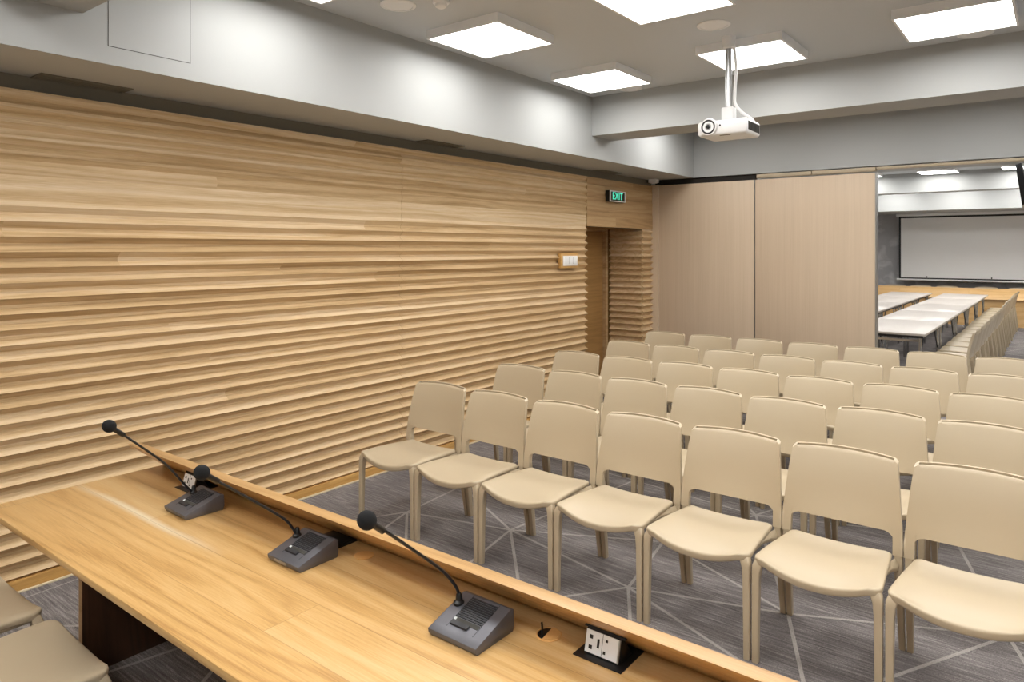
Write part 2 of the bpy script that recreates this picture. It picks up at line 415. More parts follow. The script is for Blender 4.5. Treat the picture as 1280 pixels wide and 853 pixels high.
# ------------------------------------------------------------------ ceiling fixtures
cols = [-3.058, -1.787, -0.516, 0.755, 2.026]
colname = ['nearest the slatted-wall bulkhead', 'second from the slatted-wall bulkhead', 'third from the slatted-wall bulkhead', 'fourth from the slatted-wall bulkhead', 'fifth from the slatted-wall bulkhead']
rows = [(-1.2, 'by the back wall'), (0.2, 'behind the conference desk'), (2.23, 'past the desk beam'), (3.695, 'one row short of the projector'),
        (5.165, 'at the beam behind the projector'), (7.13, 'between that beam and the partition'), (9.95, 'just inside the far room'),
        (12.1, 'over the front of the far tables'), (15.07, 'before the far beam'), (16.6, 'added unseen just beyond the far beam'), (17.9, 'against the far bulkhead')]  # the row just beyond the far beam is added, unseen, to brighten the screen
lamp0 = None; far_me = None
for ry, rn in rows:
    for cx_, cn in zip(cols, colname):
        lab = 'square ceiling light %s, %s' % (rn, cn)
        if lamp0 is None:
            lamp0 = thing('ceiling_light', lab, 'ceiling light', (cx_, ry, ZC), 0, 'square ceiling lights')
            bm = bmesh.new(); frame(bm, -0.308, 0.308, -0.308, 0.308, -0.060, 0.0, 0.014); box(bm, -0.29, 0.29, -0.29, 0.29, -0.03, 0.0)
            obj('frame', bm, 'frame_white', lamp0)
            bm = bmesh.new(); box(bm, -0.2935, 0.2935, -0.2935, 0.2935, -0.056, -0.050)
            obj('diffuser', bm, 'panel_light', lamp0)
        else:
            lp = dup(lamp0, (cx_, ry, ZC), 0, lab)
            if ry > 9:                                     # the far room's lamps are turned up higher
                for ch in lp.children:
                    if ch.name.startswith('diffuser'):
                        if far_me is None: far_me = ch.data.copy(); far_me.materials[0] = M['panel_light_far']
                        ch.data = far_me
sp0 = None
for (sx, sy), lab in (((-3.15, 2.93), 'round ceiling speaker near the small smoke detector'), ((-1.797, 4.46), 'round ceiling speaker just in front of the projector pole'),
                      ((-3.11, 5.76), 'round ceiling speaker at the beam corner by the bulkhead'), ((-0.46, 5.73), 'round ceiling speaker between the third-column light and the beam')):
    if sp0 is None:
        sp0 = thing('ceiling_speaker', lab, 'ceiling speaker', (sx, sy, ZC), 0, 'round ceiling speakers')
        bm = bmesh.new(); lathe(bm, [(0.108, 0.0), (0.108, -0.004), (0.100, -0.008), (0.088, -0.008), (0.086, -0.003), (0.086, 0.0)], n=40); obj('ring', bm, 'white', sp0)
        bm = bmesh.new(); lathe(bm, [(0.087, -0.002), (0.086, -0.006), (0.0, -0.0075)], n=40); obj('grille', bm, 'frame_white', sp0)
    else: dup(sp0, (sx, sy, ZC), 0, lab)
p = thing('smoke_detector', 'small white round smoke detector on the ceiling', 'smoke detector', (-2.90, 3.04, ZC))
bm = bmesh.new(); lathe(bm, [(0.05, 0), (0.05, -0.012), (0.044, -0.018)], n=28); obj('base', bm, 'white', p)
bm = bmesh.new(); lathe(bm, [(0.036, -0.018), (0.034, -0.034), (0.022, -0.042), (0.0, -0.043)], n=28); obj('head', bm, 'white', p)
v0 = None
for ya, lab in ((1.555, 'dark slotted air vent under the bulkhead nearest the desk'), (4.277, 'dark slotted air vent under the middle of the bulkhead'), (7.02, 'dark slotted air vent under the bulkhead near the exit sign')):
    if v0 is None:
        v0 = thing('air_vent', lab, 'air vent', (-4.088, ya, 2.60), 0, 'bulkhead air vents')
        bm = bmesh.new(); frame(bm, -0.075, 0.075, -0.222, 0.222, -0.007, 0.0, 0.018); obj('frame', bm, 'vent_mid', v0)
        obj('backing', B(-0.058, 0.058, -0.205, 0.205, -0.001, 0.0), 'vent_dark', v0)
        bm = bmesh.new()
        for k in range(4): box(bm, -0.052 + k * 0.028, -0.036 + k * 0.028, -0.205, 0.205, -0.006, -0.0012)
        obj('slats', bm, 'vent_mid', v0)
    else: dup(v0, (-4.088, ya, 2.60), 0, lab)
p = thing('motion_sensor', 'small white sensor box in the corner above the partition', 'sensor', (-4.06, 8.13, 2.60))
obj('body', B(-0.05, 0.05, -0.05, 0.05, -0.045, 0.003, bev=0.002), 'white', p)
obj('lens', B(-0.036, 0.036, -0.036, 0.036, -0.052, -0.044, bev=0.004), 'frame_white', p)

# exit sign
p = thing('exit_sign', 'lit green EXIT sign over the recessed door', 'exit sign', (XW + 0.004, 7.237, 2.329))
obj('housing', B(0.0, 0.055, -0.180, 0.180, -0.065, 0.065, bev=0.004), 'black', p)
bm = bmesh.new()
for a in ((-0.178, -0.165, -0.063, 0.063), (0.165, 0.178, -0.063, 0.063), (-0.165, 0.165, 0.053, 0.063), (-0.165, 0.165, -0.063, -0.053)): box(bm, 0.055, 0.066, a[0], a[1], a[2], a[3])
obj('bezel', bm, 'frame_white', p)
obj('face', B(0.055, 0.060, -0.165, 0.165, -0.053, 0.053), 'exit_back', p)
cu = bpy.data.curves.new('exit_text', 'FONT'); cu.body = 'EXIT'; cu.size = 0.118; cu.align_x = 'CENTER'; cu.align_y = 'CENTER'; cu.space_character = 1.1; cu.extrude = 0.001; cu.offset = 0.0008
to = bpy.data.objects.new('exit_text', cu); COL.objects.link(to)
bpy.context.view_layer.update()
me = bpy.data.meshes.new_from_object(to.evaluated_get(bpy.context.evaluated_depsgraph_get()))
bpy.data.objects.remove(to)
me.transform(Matrix.Translation((0.0615, 0.0, 0.0)) @ Matrix.Diagonal((1, 0.92, 1, 1)) @ Matrix(((0, 0, 1, 0), (1, 0, 0, 0), (0, 1, 0, 0), (0, 0, 0, 1))))
me.materials.append(M['exit_letters'])
lo = bpy.data.objects.new('lettering', me); COL.objects.link(lo); lo.parent = p
# light switch
p = thing('light_switch', 'white double light switch on an oak block beside the door', 'light switch', (XW + 0.002, 6.263, 1.597))
obj('backing_block', B(0.0, 0.038, -0.168, 0.168, -0.078, 0.078, bev=0.002), 'base_wood', p)
obj('plate', B(0.038, 0.047, -0.135, 0.135, -0.055, 0.050, bev=0.003), 'white', p)
for k in range(3): obj('rocker', B(0.047, 0.052, -0.108 + k * 0.076, -0.040 + k * 0.076, -0.036, 0.036, bev=0.002), 'frame_white', p)

# ------------------------------------------------------------------ projector on its ceiling pole
p = thing('projector', 'white ceiling projector hanging on a pole from the ceiling', 'projector', (-1.815, 4.776, ZC))
Z_ = lambda z: z - ZC
bm = bmesh.new()
pl = [(-0.158, -0.150), (-0.120, -0.160), (0.172, -0.158), (0.180, -0.150), (0.172, 0.120), (0.160, 0.130), (-0.150, 0.130), (-0.160, 0.120)]
loft(bm, [[(x_ * 0.94, y_ * 0.94, Z_(2.492)) for x_, y_ in pl], [(x_, y_, Z_(2.505)) for x_, y_ in pl], [(x_, y_, Z_(2.580)) for x_, y_ in pl], [(x_ * 0.95, y_ * 0.95, Z_(2.592)) for x_, y_ in pl]])
body = obj('body', bm, 'white', p, ang=50)
lx, lz = -0.075, Z_(2.549)
bm = bmesh.new(); lathe(bm, [(0.058, -0.150), (0.060, -0.172), (0.055, -0.180), (0.046, -0.180)], (lx, 0, lz), 'Y', 36); obj('lens_housing', bm, 'white', p)
bm = bmesh.new(); lathe(bm, [(0.048, -0.150), (0.048, -0.184), (0.043, -0.188), (0.032, -0.172), (0.030, -0.150)], (lx, 0, lz), 'Y', 36); lr = obj('lens_ring', bm, 'mic_dark', p)
bm = bmesh.new(); lathe(bm, [(0.031, -0.160), (0.028, -0.176), (0.019, -0.182), (0.012, -0.181)], (lx, 0, lz), 'Y', 30); obj('inner_ring', bm, 'steel', lr)
bm = bmesh.new(); lathe(bm, [(0.018, -0.170), (0.014, -0.183), (0.0, -0.186)], (lx, 0, lz), 'Y', 24); obj('lens', bm, 'glass_dark', lr)
bm = bmesh.new(); lathe(bm, [(0.006, -0.155), (0.006, -0.163), (0.0, -0.164)], (0.0, 0, Z_(2.556)), 'Y', 14); obj('sensor_eye', bm, 'black', p)
bm = bmesh.new()
for k in range(11): box(bm, 0.170, 0.1815 - 0.0003 * k, -0.125 + k * 0.021, -0.112 + k * 0.021, Z_(2.515), Z_(2.572))
obj('side_vent', bm, 'vent_dark', p)
bm = bmesh.new()
for k in range(5): box(bm, 0.055 + k * 0.020, 0.068 + k * 0.020, -0.1605, -0.157, Z_(2.553), Z_(2.557))
obj('front_mark', bm, 'frame_white', p)
obj('underside_catch', B(-0.01, 0.06, -0.145, -0.125, Z_(2.489), Z_(2.494)), 'vent_mid', p)
bm = bmesh.new()
box(bm, -0.10, 0.10, -0.022, 0.022, Z_(2.591), Z_(2.603), bev=0.002); box(bm, -0.02, 0.02, -0.09, 0.09, Z_(2.591), Z_(2.602), bev=0.002)
obj('bracket', bm, 'mic_dark', p)
obj('bracket_head', B(-0.042, 0.042, -0.036, 0.036, Z_(2.602), Z_(2.700), bev=0.010), 'white', p)
bm = bmesh.new(); lathe(bm, [(0.023, Z_(2.69)), (0.023, Z_(3.13))], n=24); obj('pole', bm, 'steel', p)
bm = bmesh.new(); lathe(bm, [(0.030, Z_(3.105)), (0.040, Z_(3.115)), (0.046, ZC - ZC)], n=28); obj('ceiling_cup', bm, 'frame_white', p)
bm = bmesh.new()
tube(bm, smooth_path([(0.040, -0.01, Z_(3.12)), (0.050, 0.0, Z_(2.98)), (0.042, 0.0, Z_(2.80)), (0.046, 0.0, Z_(2.72)), (0.085, 0.02, Z_(2.66)), (0.130, 0.06, Z_(2.62)), (0.150, 0.09, Z_(2.585))]), 0.011, 8)
cb = obj('cable', bm, 'frame_white', p)

# ================================================================== THE CHAIR
def bevel_sharp(bm, w, seg=3, ang=50):
    bm.normal_update()
    es = [e for e in bm.edges if len(e.link_faces) == 2 and e.calc_face_angle(0) > math.radians(ang)]
    bmesh.ops.bevel(bm, geom=es, offset=w, segments=seg, profile=0.5, affect='EDGES', clamp_overlap=True)

def seat_bm():
    bm = bmesh.new(); nu, nv = 16, 14
    us = [-1 + 2 * i / nu for i in range(nu + 1)]; vs = [0, .03, .08, .14, .22, .32, .42, .52, .60, .68, .76, .84, .92, .97, 1.0]
    def P(u, v):
        hw = 0.2445 - 0.036 * v ** 1.1
        e = max(0.0, 1 - v * 0.418 / 0.044); hw -= 0.025 * (1 - math.sqrt(max(0.0, 1 - e * e)))
        y = 0.418 * v + 0.002 - 0.024 * (1 - u * u) * (1 - v) ** 3
        q = (1 - abs(u) ** 2.2)
        d = 0.010 + 0.036 * math.exp(-(v / 0.16) ** 1.3) + 0.008 * math.exp(-((v - 0.70) / 0.16) ** 2)
        z = 0.450 - q * d - 0.010 * v + 0.004 * math.sin(v * PI)
        z -= 0.010 * max(0.0, (abs(u) - 0.9) / 0.1) ** 2
        return (u * hw, y, z)
    top = [[bm.verts.new(P(u, v)) for u in us] for v in vs]
    def Q(u, v):
        x_, y_, z_ = P(u, v)
        th = 0.024 + 0.010 * (1 - v) ** 4
        return (x_ * 0.985, y_ + 0.004 * (1 - v) ** 6, z_ - th)
    bot = [[bm.verts.new(Q(u, v)) for u in us] for v in vs]
    for i in range(len(vs) - 1):
        for j in range(nu):
            bm.faces.new((top[i][j], top[i][j + 1], top[i + 1][j + 1], top[i + 1][j]))
            bm.faces.new((bot[i][j + 1], bot[i][j], bot[i + 1][j], bot[i + 1][j + 1]))
    for j in range(nu):
        bm.faces.new((top[0][j + 1], top[0][j], bot[0][j], bot[0][j + 1])); bm.faces.new((top[-1][j], top[-1][j + 1], bot[-1][j + 1], bot[-1][j]))
    for i in range(len(vs) - 1):
        bm.faces.new((top[i][0], top[i + 1][0], bot[i + 1][0], bot[i][0])); bm.faces.new((top[i + 1][-1], top[i][-1], bot[i][-1], bot[i + 1][-1]))
    bmesh.ops.recalc_face_normals(bm, faces=bm.faces[:])
    bevel_sharp(bm, 0.0085, 3, 55)
    return bm

def rring(cx, cy, sx, sy, z, r=0.35, n=4):
    """rounded rectangle ring"""
    out = []
    rx, ry = sx / 2 * r * 2, sy / 2 * r * 2
    for q, (ax, ay) in enumerate(((1, 1), (-1, 1), (-1, -1), (1, -1))):
        for k in range(n + 1):
            a = PI / 2 * q + PI / 2 * k / n
            out.append((cx + ax * (sx / 2 - rx / 2) + rx / 2 * math.cos(a), cy + ay * (sy / 2 - ry / 2) + ry / 2 * math.sin(a), z))
    return out
def front_leg_bm(s):
    st = [(0.0, 0.2315, 0.0150, 0.024, 0.024), (0.004, 0.2315, 0.0150, 0.026, 0.026), (0.20, 0.2305, 0.0165, 0.028, 0.030), (0.34, 0.2295, 0.0185, 0.030, 0.034),
          (0.385, 0.2275, 0.0195, 0.034, 0.036), (0.405, 0.2235, 0.0215, 0.040, 0.036), (0.420, 0.2155, 0.0260, 0.046, 0.034), (0.430, 0.2110, 0.0290, 0.042, 0.028)]
    return loft(bmesh.new(), [rring(s * x_, y_, a, b, z) for z, x_, y_, a, b in st])
def rear_leg_bm(s):
    st = [(0.0, 0.234, 0.497, 0.022, 0.026), (0.004, 0.234, 0.4965, 0.024, 0.028), (0.20, 0.2315, 0.468, 0.027, 0.040), (0.36, 0.229, 0.445, 0.030, 0.050),
          (0.43, 0.2285, 0.4405, 0.032, 0.044), (0.50, 0.2285, 0.4410, 0.026, 0.022)]
    return loft(bmesh.new(), [rring(s * x_, y_, a, b, z, 0.3) for z, x_, y_, a, b in st])
def rail_bm(s):
    """side rail under the seat edge that dives into the rear leg"""
    bm = bmesh.new()
    st = [(0.035, 0.2190, 0.416, 0.020), (0.15, 0.2095, 0.412, 0.024), (0.28, 0.2040, 0.404, 0.030), (0.36, 0.2090, 0.394, 0.040), (0.425, 0.2220, 0.386, 0.056)]
    R = []
    for y_, x_, z_, h in st: R.append([(s * (x_ + a), y_, z_ + b) for a, b in ((-0.010, -h / 2), (0.009, -h / 2), (0.013, 0.0), (-0.004, h / 2))])
    loft(bm, R); bmesh.ops.recalc_face_normals(bm, faces=bm.faces[:]); bevel_sharp(bm, 0.003, 2, 50)
    return bm
def back_bm():
    bm = bmesh.new()
    ss = [-1, -.965, -.93, -.88, -.865, -.845, -.82, -.78, -.72, -.6, -.45, -.3, -.15, 0, .15, .3, .45, .6, .72, .78, .82, .845, .865, .88, .93, .965, 1]
    zs = [0.425, 0.450, 0.475, 0.500, 0.520, 0.545, 0.575, 0.61, 0.65, 0.69, 0.73, 0.77, 0.795, 0.808]
    W = lambda z: 0.2475 - 0.030 * max(0.0, (z - 0.47) / 0.34) ** 1.2
    def Yb(s, z):
        u = max(0.0, (z - 0.43) / 0.38)
        return 0.416 + 0.020 * u + 0.050 * u ** 2.2 + 0.024 * (1 - s * s) * min(1.0, u * 2.2)
    def P(s, z):
        zz = z
        if z >= 0.519:
            k = (z - 0.52) / 0.288
            low = 0.0
            if 0.71 < abs(s) <= 0.85: low = -0.020 * ((abs(s) - 0.71) / 0.135) ** 2.2
            zz = z + low * (1 - k) ** 6 + 0.010 * (1 - s * s) * k ** 2 - 0.004 * (1 - s * s) * (1 - k)
        zz -= 0.009 * max(0.0, (abs(s) - 0.92) / 0.08) ** 2.2 * max(0.0, (z - 0.72) / 0.088)
        return (s * W(zz), Yb(s, zz), zz)
    def inside(j, i):
        a, b = ss[j], ss[j + 1]; m = (a + b) / 2
        return zs[i + 1] <= 0.5201 and abs(m) < 0.845
    F, K = {}, {}
    def g(D, j, i, back):
        if (j, i) not in D:
            x_, y_, z_ = P(ss[j], zs[i])
            th = 0.024 + (0.006 if z_ < 0.52 else 0.0)
            lip = max(0.0, (z_ - 0.76) / 0.055) * (0.006 if back else -0.006)        # the rear lip stands a little above the front skin
            D[(j, i)] = bm.verts.new((x_, y_ + (th if back else 0.0), z_ + lip))
        return D[(j, i)]
    nj, ni = len(ss) - 1, len(zs) - 1
    solid = {(j, i) for j in range(nj) for i in range(ni) if not inside(j, i)}
    tops = []
    for j, i in solid:
        a, b, c, d = [(j, i), (j + 1, i), (j + 1, i + 1), (j, i + 1)]
        bm.faces.new([g(F, *q, False) for q in (a, b, c, d)]); bm.faces.new([g(K, *q, True) for q in (d, c, b, a)])
        for (p, q), nb in (((a, b), (j, i - 1)), ((b, c), (j + 1, i)), ((c, d), (j, i + 1)), ((d, a), (j - 1, i))):
            if nb not in solid:
                if nb[1] == ni and abs(ss[j]) < 0.94 and abs(ss[j + 1]) < 0.94: tops.append((p, q)); continue
                bm.faces.new((g(F, *q, False), g(F, *p, False), g(K, *p, True), g(K, *q, True)))
    # the fold along the top: a slot between the front skin and the thin rear lip
    D, slot = {}, set()
    def h(q, n_):
        if (q, n_) not in D:
            a, b = g(F, *q, False).co, g(K, *q, True).co
            D[(q, n_)] = bm.verts.new(a.lerp(b, (0.22, 0.26, 0.74, 0.78)[n_]) - Vector((0, -0.006 if 0 < n_ < 3 else 0, (0.0, 0.030, 0.030, 0.0)[n_]))); slot.add(D[(q, n_)])
        return D[(q, n_)]
    cnt = {}
    for p, q in tops:
        row = lambda v: [g(F, *v, False)] + [h(v, n_) for n_ in range(4)] + [g(K, *v, True)]
        A, Z = row(p), row(q)
        for n_ in range(5): bm.faces.new((Z[n_], A[n_], A[n_ + 1], Z[n_ + 1]))
        for v in (p, q): cnt[v] = cnt.get(v, 0) + 1
    for v, n_ in cnt.items():
        if n_ == 1:
            bm.faces.new([h(v, k) for k in range(4)]); bm.faces.new([g(F, *v, False), h(v, 0), h(v, 3), g(K, *v, True)])
    bmesh.ops.remove_doubles(bm, verts=bm.verts[:], dist=1e-6)
    bmesh.ops.recalc_face_normals(bm, faces=bm.faces[:])
    es = [e for e in bm.edges if len(e.link_faces) == 2 and e.calc_face_angle(0) > math.radians(55) and not (set(e.verts) & slot)]
    bmesh.ops.bevel(bm, geom=es, offset=0.0035, segments=2, profile=0.5, affect='EDGES', clamp_overlap=True)
    return bm
def make_chair(name, label, loc, rz, group):
    t = thing(name, label, 'chair', loc, rz, group)
    obj('seat', seat_bm(), 'chair', t, ang=60)
    obj('backrest', back_bm(), 'chair', t, ang=50)
    for s in (-1, 1):
        obj('leg', front_leg_bm(s), 'chair', t, ang=60); obj('leg', rear_leg_bm(s), 'chair', t, ang=60)
        obj('side_rail', rail_bm(s), 'chair', t, ang=45)
    return t
ordn = ['first', 'second', 'third', 'fourth', 'fifth', 'sixth', 'seventh', 'eighth', 'ninth', 'tenth', 'eleventh', 'twelfth', 'thirteenth', 'fourteenth', 'fifteenth', 'sixteenth']
rown = ['front row facing the desk', 'second row', 'third row', 'fourth row', 'last row by the partition']
rowY = [2.925, 3.843, 4.705, 5.595, 6.550]
rowX = [-3.264, -3.285, -3.325, -3.305, -3.375]
rowP = [0.4985, 0.4985, 0.4985, 0.4985, 0.5055]
chair0 = None
for r in range(5):
    for k in range(7):
        w = 'next to the slatted wall' if k == 0 else '%s from the slatted wall' % ordn[k]
        lab = 'beige plastic chair in the %s, %s' % (rown[r], w)
        jx, jr = random.uniform(-0.001, 0.001), random.uniform(-0.002, 0.002)
        loc = (rowX[r] + k * rowP[r] + (jx if r else 0), rowY[r] + (random.uniform(-0.012, 0.012) if r else 0), 0)
        if chair0 is None: chair0 = make_chair('stacking_chair', lab, loc, 0, 'beige audience chairs')
        else: dup(chair0, loc, jr if r else 0, lab)
# two chairs pulled up behind the desk
dup(chair0, (-3.085, 0.953, 0), PI + 0.02, 'beige chair behind the desk, tucked in nearest the slatted wall', 'beige chairs behind the desk')
dup(chair0, (-2.522, 0.955, 0), PI - 0.02, 'beige chair behind the desk, in front of the dark leg panel', 'beige chairs behind the desk')
# the row along the white tables of the far room
for k in range(16):
    lab = 'beige chair at the white tables, %s counted from the partition' % ordn[k] if k else 'beige chair at the white tables, the one nearest the partition'
    dup(chair0, (-1.235 + random.uniform(-0.01, 0.01), 9.40 + k * 0.595, 0), -PI / 2 + random.uniform(-0.02, 0.02), lab, 'beige chairs along the white tables')
for k, (cx_, pos) in enumerate(((-3.30, 'leftmost'), (-2.74, 'second from the left'), (-2.18, 'third from the left'), (-1.39, 'fourth from the left'), (-0.73, 'rightmost'))):
    dup(chair0, (cx_, 19.50, 0), 0, 'beige chair back showing over the far wood desk, %s' % pos, 'beige chairs behind the far desk')

# ================================================================== HEAD DESK
desk = thing('conference_desk', 'long oak conference desk with a raised sloping front ledge', 'desk', (-0.5, 1.2, 0))
TX0, TX1 = -3.22, 2.2
O = Vector((-0.5, 1.2, 0))
def dobj(name, bm, mat, ang=38):
    o = obj(name, bm, mat, desk, ang=ang); o.location = -O; return o
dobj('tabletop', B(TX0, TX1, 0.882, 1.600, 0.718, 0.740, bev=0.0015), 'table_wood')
# sloping ledge: leans back over the desk, its top cut level
prof = [(1.393, 0.870), (1.4395, 0.870), (1.775, 0.600), (1.728, 0.600)]
dobj('ledge', prism(bmesh.new(), prof, 0, TX0 + 0.01, TX1, bev=0.0015), 'ledge_wood')
dobj('front_panel', B(TX0 + 0.10, TX1 - 0.10, 1.66, 1.69, 0.0, 0.662), 'ledge_wood')
for lx_ in (-3.108, -0.5, 2.08):
    o = dobj('leg', B(lx_ - 0.016, lx_ + 0.016, 1.172, 1.575, 0.0, 0.718, bev=0.001), 'dark_wood')
    dd = obj('edge_band', B(lx_ - 0.0155, lx_ + 0.0155, 1.1705, 1.1735, 0.0, 0.718), 'ledge_wood', o)

# microphones
mics = [(-2.565, 'leftmost of the three, nearest the slatted wall', [(1.369, 0.785), (1.343, 0.83), (1.298, 0.891), (1.25, 0.946), (1.122, 1.064), (1.1, 1.083), (1.083, 1.097)], -0.03),
        (-1.893, 'middle of the three, beside the closed cable box', [(1.374, 0.785), (1.364, 0.815), (1.334, 0.854), (1.262, 0.914), (1.151, 1.001), (1.099, 1.041), (1.061, 1.071)], 0.0),
        (-1.187, 'the third one, beside the open cable hole', [(1.385, 0.785), (1.379, 0.811), (1.362, 0.843), (1.311, 0.9), (1.205, 0.99), (1.114, 1.065), (1.071, 1.097)], 0.0)]
mic0 = None
for mi_, (mx, pos, gp, rz) in enumerate(mics):
    p = thing('desk_microphone', 'grey gooseneck desk microphone, ' + pos, 'microphone', (mx, 1.37, 0.740), rz, 'desk microphones')
    # wedge console: low at the user's side
    side = [(-0.088, 0.007), (-0.082, 0.0), (0.056, 0.0), (0.062, 0.014), (0.060, 0.056), (0.046, 0.060), (-0.064, 0.026), (-0.090, 0.019)]
    bs = obj('console', prism(bmesh.new(), side, 0, -0.080, 0.080, bev=0.0014), 'mic_grey', p)
    bm = bmesh.new(); sl = (0.060 - 0.026) / 0.110
    top = lambda y_: 0.026 + (y_ + 0.064) * sl
    def slab(bm, x0, x1, y0, y1, h0, h1):
        q = [(x0, y0, top(y0)), (x1, y0, top(y0)), (x1, y1, top(y1)), (x0, y1, top(y1))]
        A = [bm.verts.new((a, b, c + h0)) for a, b, c in q]; Z = [bm.verts.new((a, b, c + h1)) for a, b, c in q]
        bm.faces.new(A[::-1]); bm.faces.new(Z)
        for i in range(4): bm.faces.new((A[i], A[(i + 1) % 4], Z[(i + 1) % 4], Z[i]))
    for k in range(11): slab(bm, -0.040, 0.046, -0.028 + k * 0.0062, -0.0248 + k * 0.0062, 0.0003, 0.0022)
    obj('speaker_grille', bm, 'mic_dark', p)
    for xs in (-0.0405, 0.0465):
        bm = bmesh.new(); slab(bm, xs, xs + 0.001, -0.063, 0.045, 0, 0.0006); obj('seam', bm, 'black', p)
    bm = bmesh.new(); slab(bm, -0.036, 0.020, -0.056, -0.044, 0.0, 0.0050)
    bt = obj('talk_button', bm, 'mic_dark', p)
    bm = bmesh.new(); slab(bm, -0.040, 0.044, -0.0425, -0.0305, 0.0, 0.0010); obj('label_strip', bm, 'vent_dark', p)
    bm = bmesh.new(); slab(bm, -0.038, -0.031, -0.039, -0.033, 0.001, 0.0026); obj('indicator', bm, 'led', p)
    if mi_ == 1: obj('name_plate', B(-0.040, 0.020, -0.0915, -0.0885, 0.008, 0.016), 'alu', p)
    obj('foot', B(-0.072, 0.072, -0.078, 0.052, -0.0005, 0.002), 'black', p)
    # gooseneck in the plane over the socket
    nx = {0: -0.054, 1: -0.066, 2: -0.064}[mi_]
    pts = [(nx, y_ - 1.37, z_ - 0.740) for y_, z_ in gp]
    bm = bmesh.new(); lathe(bm, [(0.015, top(0.010) - 0.006), (0.015, top(0.010) + 0.002), (0.009, top(0.010) + 0.007), (0.0075, top(0.010) + 0.022), (0.005, top(0.010) + 0.026)], (nx, 0.010, 0), 'Z', 20)
    obj('neck_socket', bm, 'black', p)
    path = smooth_path([(nx, 0.010, 0.045)] + pts[1:])
    bm = bmesh.new(); tube(bm, path, 0.0042, 10); obj('gooseneck', bm, 'black', p)
    e = Vector(pts[-1]); d = (e - Vector(pts[-3])).normalized()
    bm = bmesh.new(); tube(bm, [e - d * 0.062, e - d * 0.058, e - d * 0.012], [0.0055, 0.0085, 0.0085], 14); obj('capsule', bm, 'black', p)
    bm = bmesh.new(); bmesh.ops.create_uvsphere(bm, u_segments=24, v_segments=16, radius=0.0225)
    bmesh.ops.transform(bm, matrix=Matrix.Translation(e + d * 0.004) @ d.to_track_quat('Z', 'Y').to_matrix().to_4x4() @ Matrix.Diagonal((0.97, 0.97, 1.08, 1)), verts=bm.verts[:])
    obj('foam_windscreen', bm, 'foam', p)
# thin cable behind the first microphone and power sockets
def socket_box(x_, y_, label, opened):
    p = thing('power_socket', label, 'power socket', (x_, y_, 0.740), 0, 'flip-up desk sockets')
    pl = []
    obj('base_plate', B(-0.066, 0.066, -0.058, 0.058, 0.0, 0.003, bev=0.0012), 'black', p)
    if opened:
        # tilted pod: face towards the user
        a, b, c, d = (-0.034, 0.003), (-0.020, 0.056), (-0.010, 0.056), (0.030, 0.003)
        obj('pod', prism(bmesh.new(), [a, b, c, d], 0, -0.048, 0.048, bev=0.001), 'black', p)
        n = Vector((0, -(b[1] - a[1]), b[0] - a[0])).normalized(); u = Vector((0, b[0] - a[0], b[1] - a[1]))
        def plate(bm, x0, x1, s0, s1, t0, t1):
            q = []
            for t_ in (t0, t1):
                for xx, s_ in ((x0, s0), (x1, s0), (x1, s1), (x0, s1)):
                    v = Vector((xx, a[0], a[1])) + u * s_ + n * t_
                    q.append(bm.verts.new(v))
            for f in ((3, 2, 1, 0), (4, 5, 6, 7), (0, 1, 5, 4), (1, 2, 6, 5), (2, 3, 7, 6), (3, 0, 4, 7)): bm.faces.new([q[i] for i in f])
            return bm
        fp = obj('face_plate', plate(bmesh.new(), -0.046, 0.042, 0.06, 0.97, 0.0, 0.003), 'white', p)
        obj('metal_strip', plate(bmesh.new(), 0.0425, 0.0465, 0.04, 0.97, 0.0, 0.0045), 'steel', p)
        bm = bmesh.new(); plate(bm, -0.0005, 0.0005, 0.06, 0.97, 0.003, 0.0034)
        for x0, x1, s0, s1 in ((-0.036, -0.027, 0.64, 0.80), (-0.036, -0.027, 0.22, 0.38), (-0.014, -0.008, 0.35, 0.72), (0.008, 0.014, 0.70, 0.80), (0.004, 0.010, 0.20, 0.32)):
            plate(bm, x0, x1, s0, s1, 0.003, 0.0038)
        obj('socket_holes', bm, 'black', fp)
        lid = bmesh.new(); prism(lid, [(-0.018, 0.057), (-0.012, 0.063), (-0.008, 0.061), (-0.008, 0.054)], 0, -0.056, 0.056); obj('lid', lid, 'black', p)
    else:
        obj('lid', B(-0.054, 0.054, -0.046, 0.046, 0.003, 0.006, bev=0.001), 'black', p)
    return p
socket_box(-2.806, 1.492, 'open flip-up socket with white face beside the first microphone, nearest the slatted wall', True)
socket_box(-1.928, 1.500, 'closed black cable box set in the desk behind the middle microphone', False)
socket_box(-0.865, 1.492, 'open flip-up socket with white face beside the open cable hole', True)
# cable grommets
g = thing('cable_grommet', 'closed round wooden cable cap in the desk beside the black box', 'cable grommet', (-1.756, 1.487, 0.740), 0, 'round cable caps')
bm = bmesh.new(); lathe(bm, [(0.031, 0.0), (0.031, 0.0022), (0.029, 0.003), (0.0, 0.003)], n=36); obj('cap', bm, 'red_cap', g)
g = thing('cable_grommet', 'round wooden cable cap with an open dark slot beside the third microphone', 'cable grommet', (-1.026, 1.470, 0.740), 0, 'round cable caps')
bm = bmesh.new(); lathe(bm, [(0.033, 0.0), (0.033, 0.0022), (0.031, 0.003), (0.029, 0.0022), (0.029, 0.0)], n=36); rg = obj('ring', bm, 'red_cap', g)
bm = bmesh.new(); lathe(bm, [(0.0285, 0.0002), (0.0285, 0.0010), (0.0, 0.0010)], n=36); obj('opening', bm, 'black', g)
bm = bmesh.new(); th = [(-0.55 * PI + i * (1.1 * PI) / 16) + 0.15 for i in range(17)]
ring = [(0.0285 * math.cos(a), 0.0285 * math.sin(a)) for a in th]
A = [bm.verts.new((x_, y_, 0.0012)) for x_, y_ in ring]; Z = [bm.verts.new((x_, y_, 0.003)) for x_, y_ in ring]
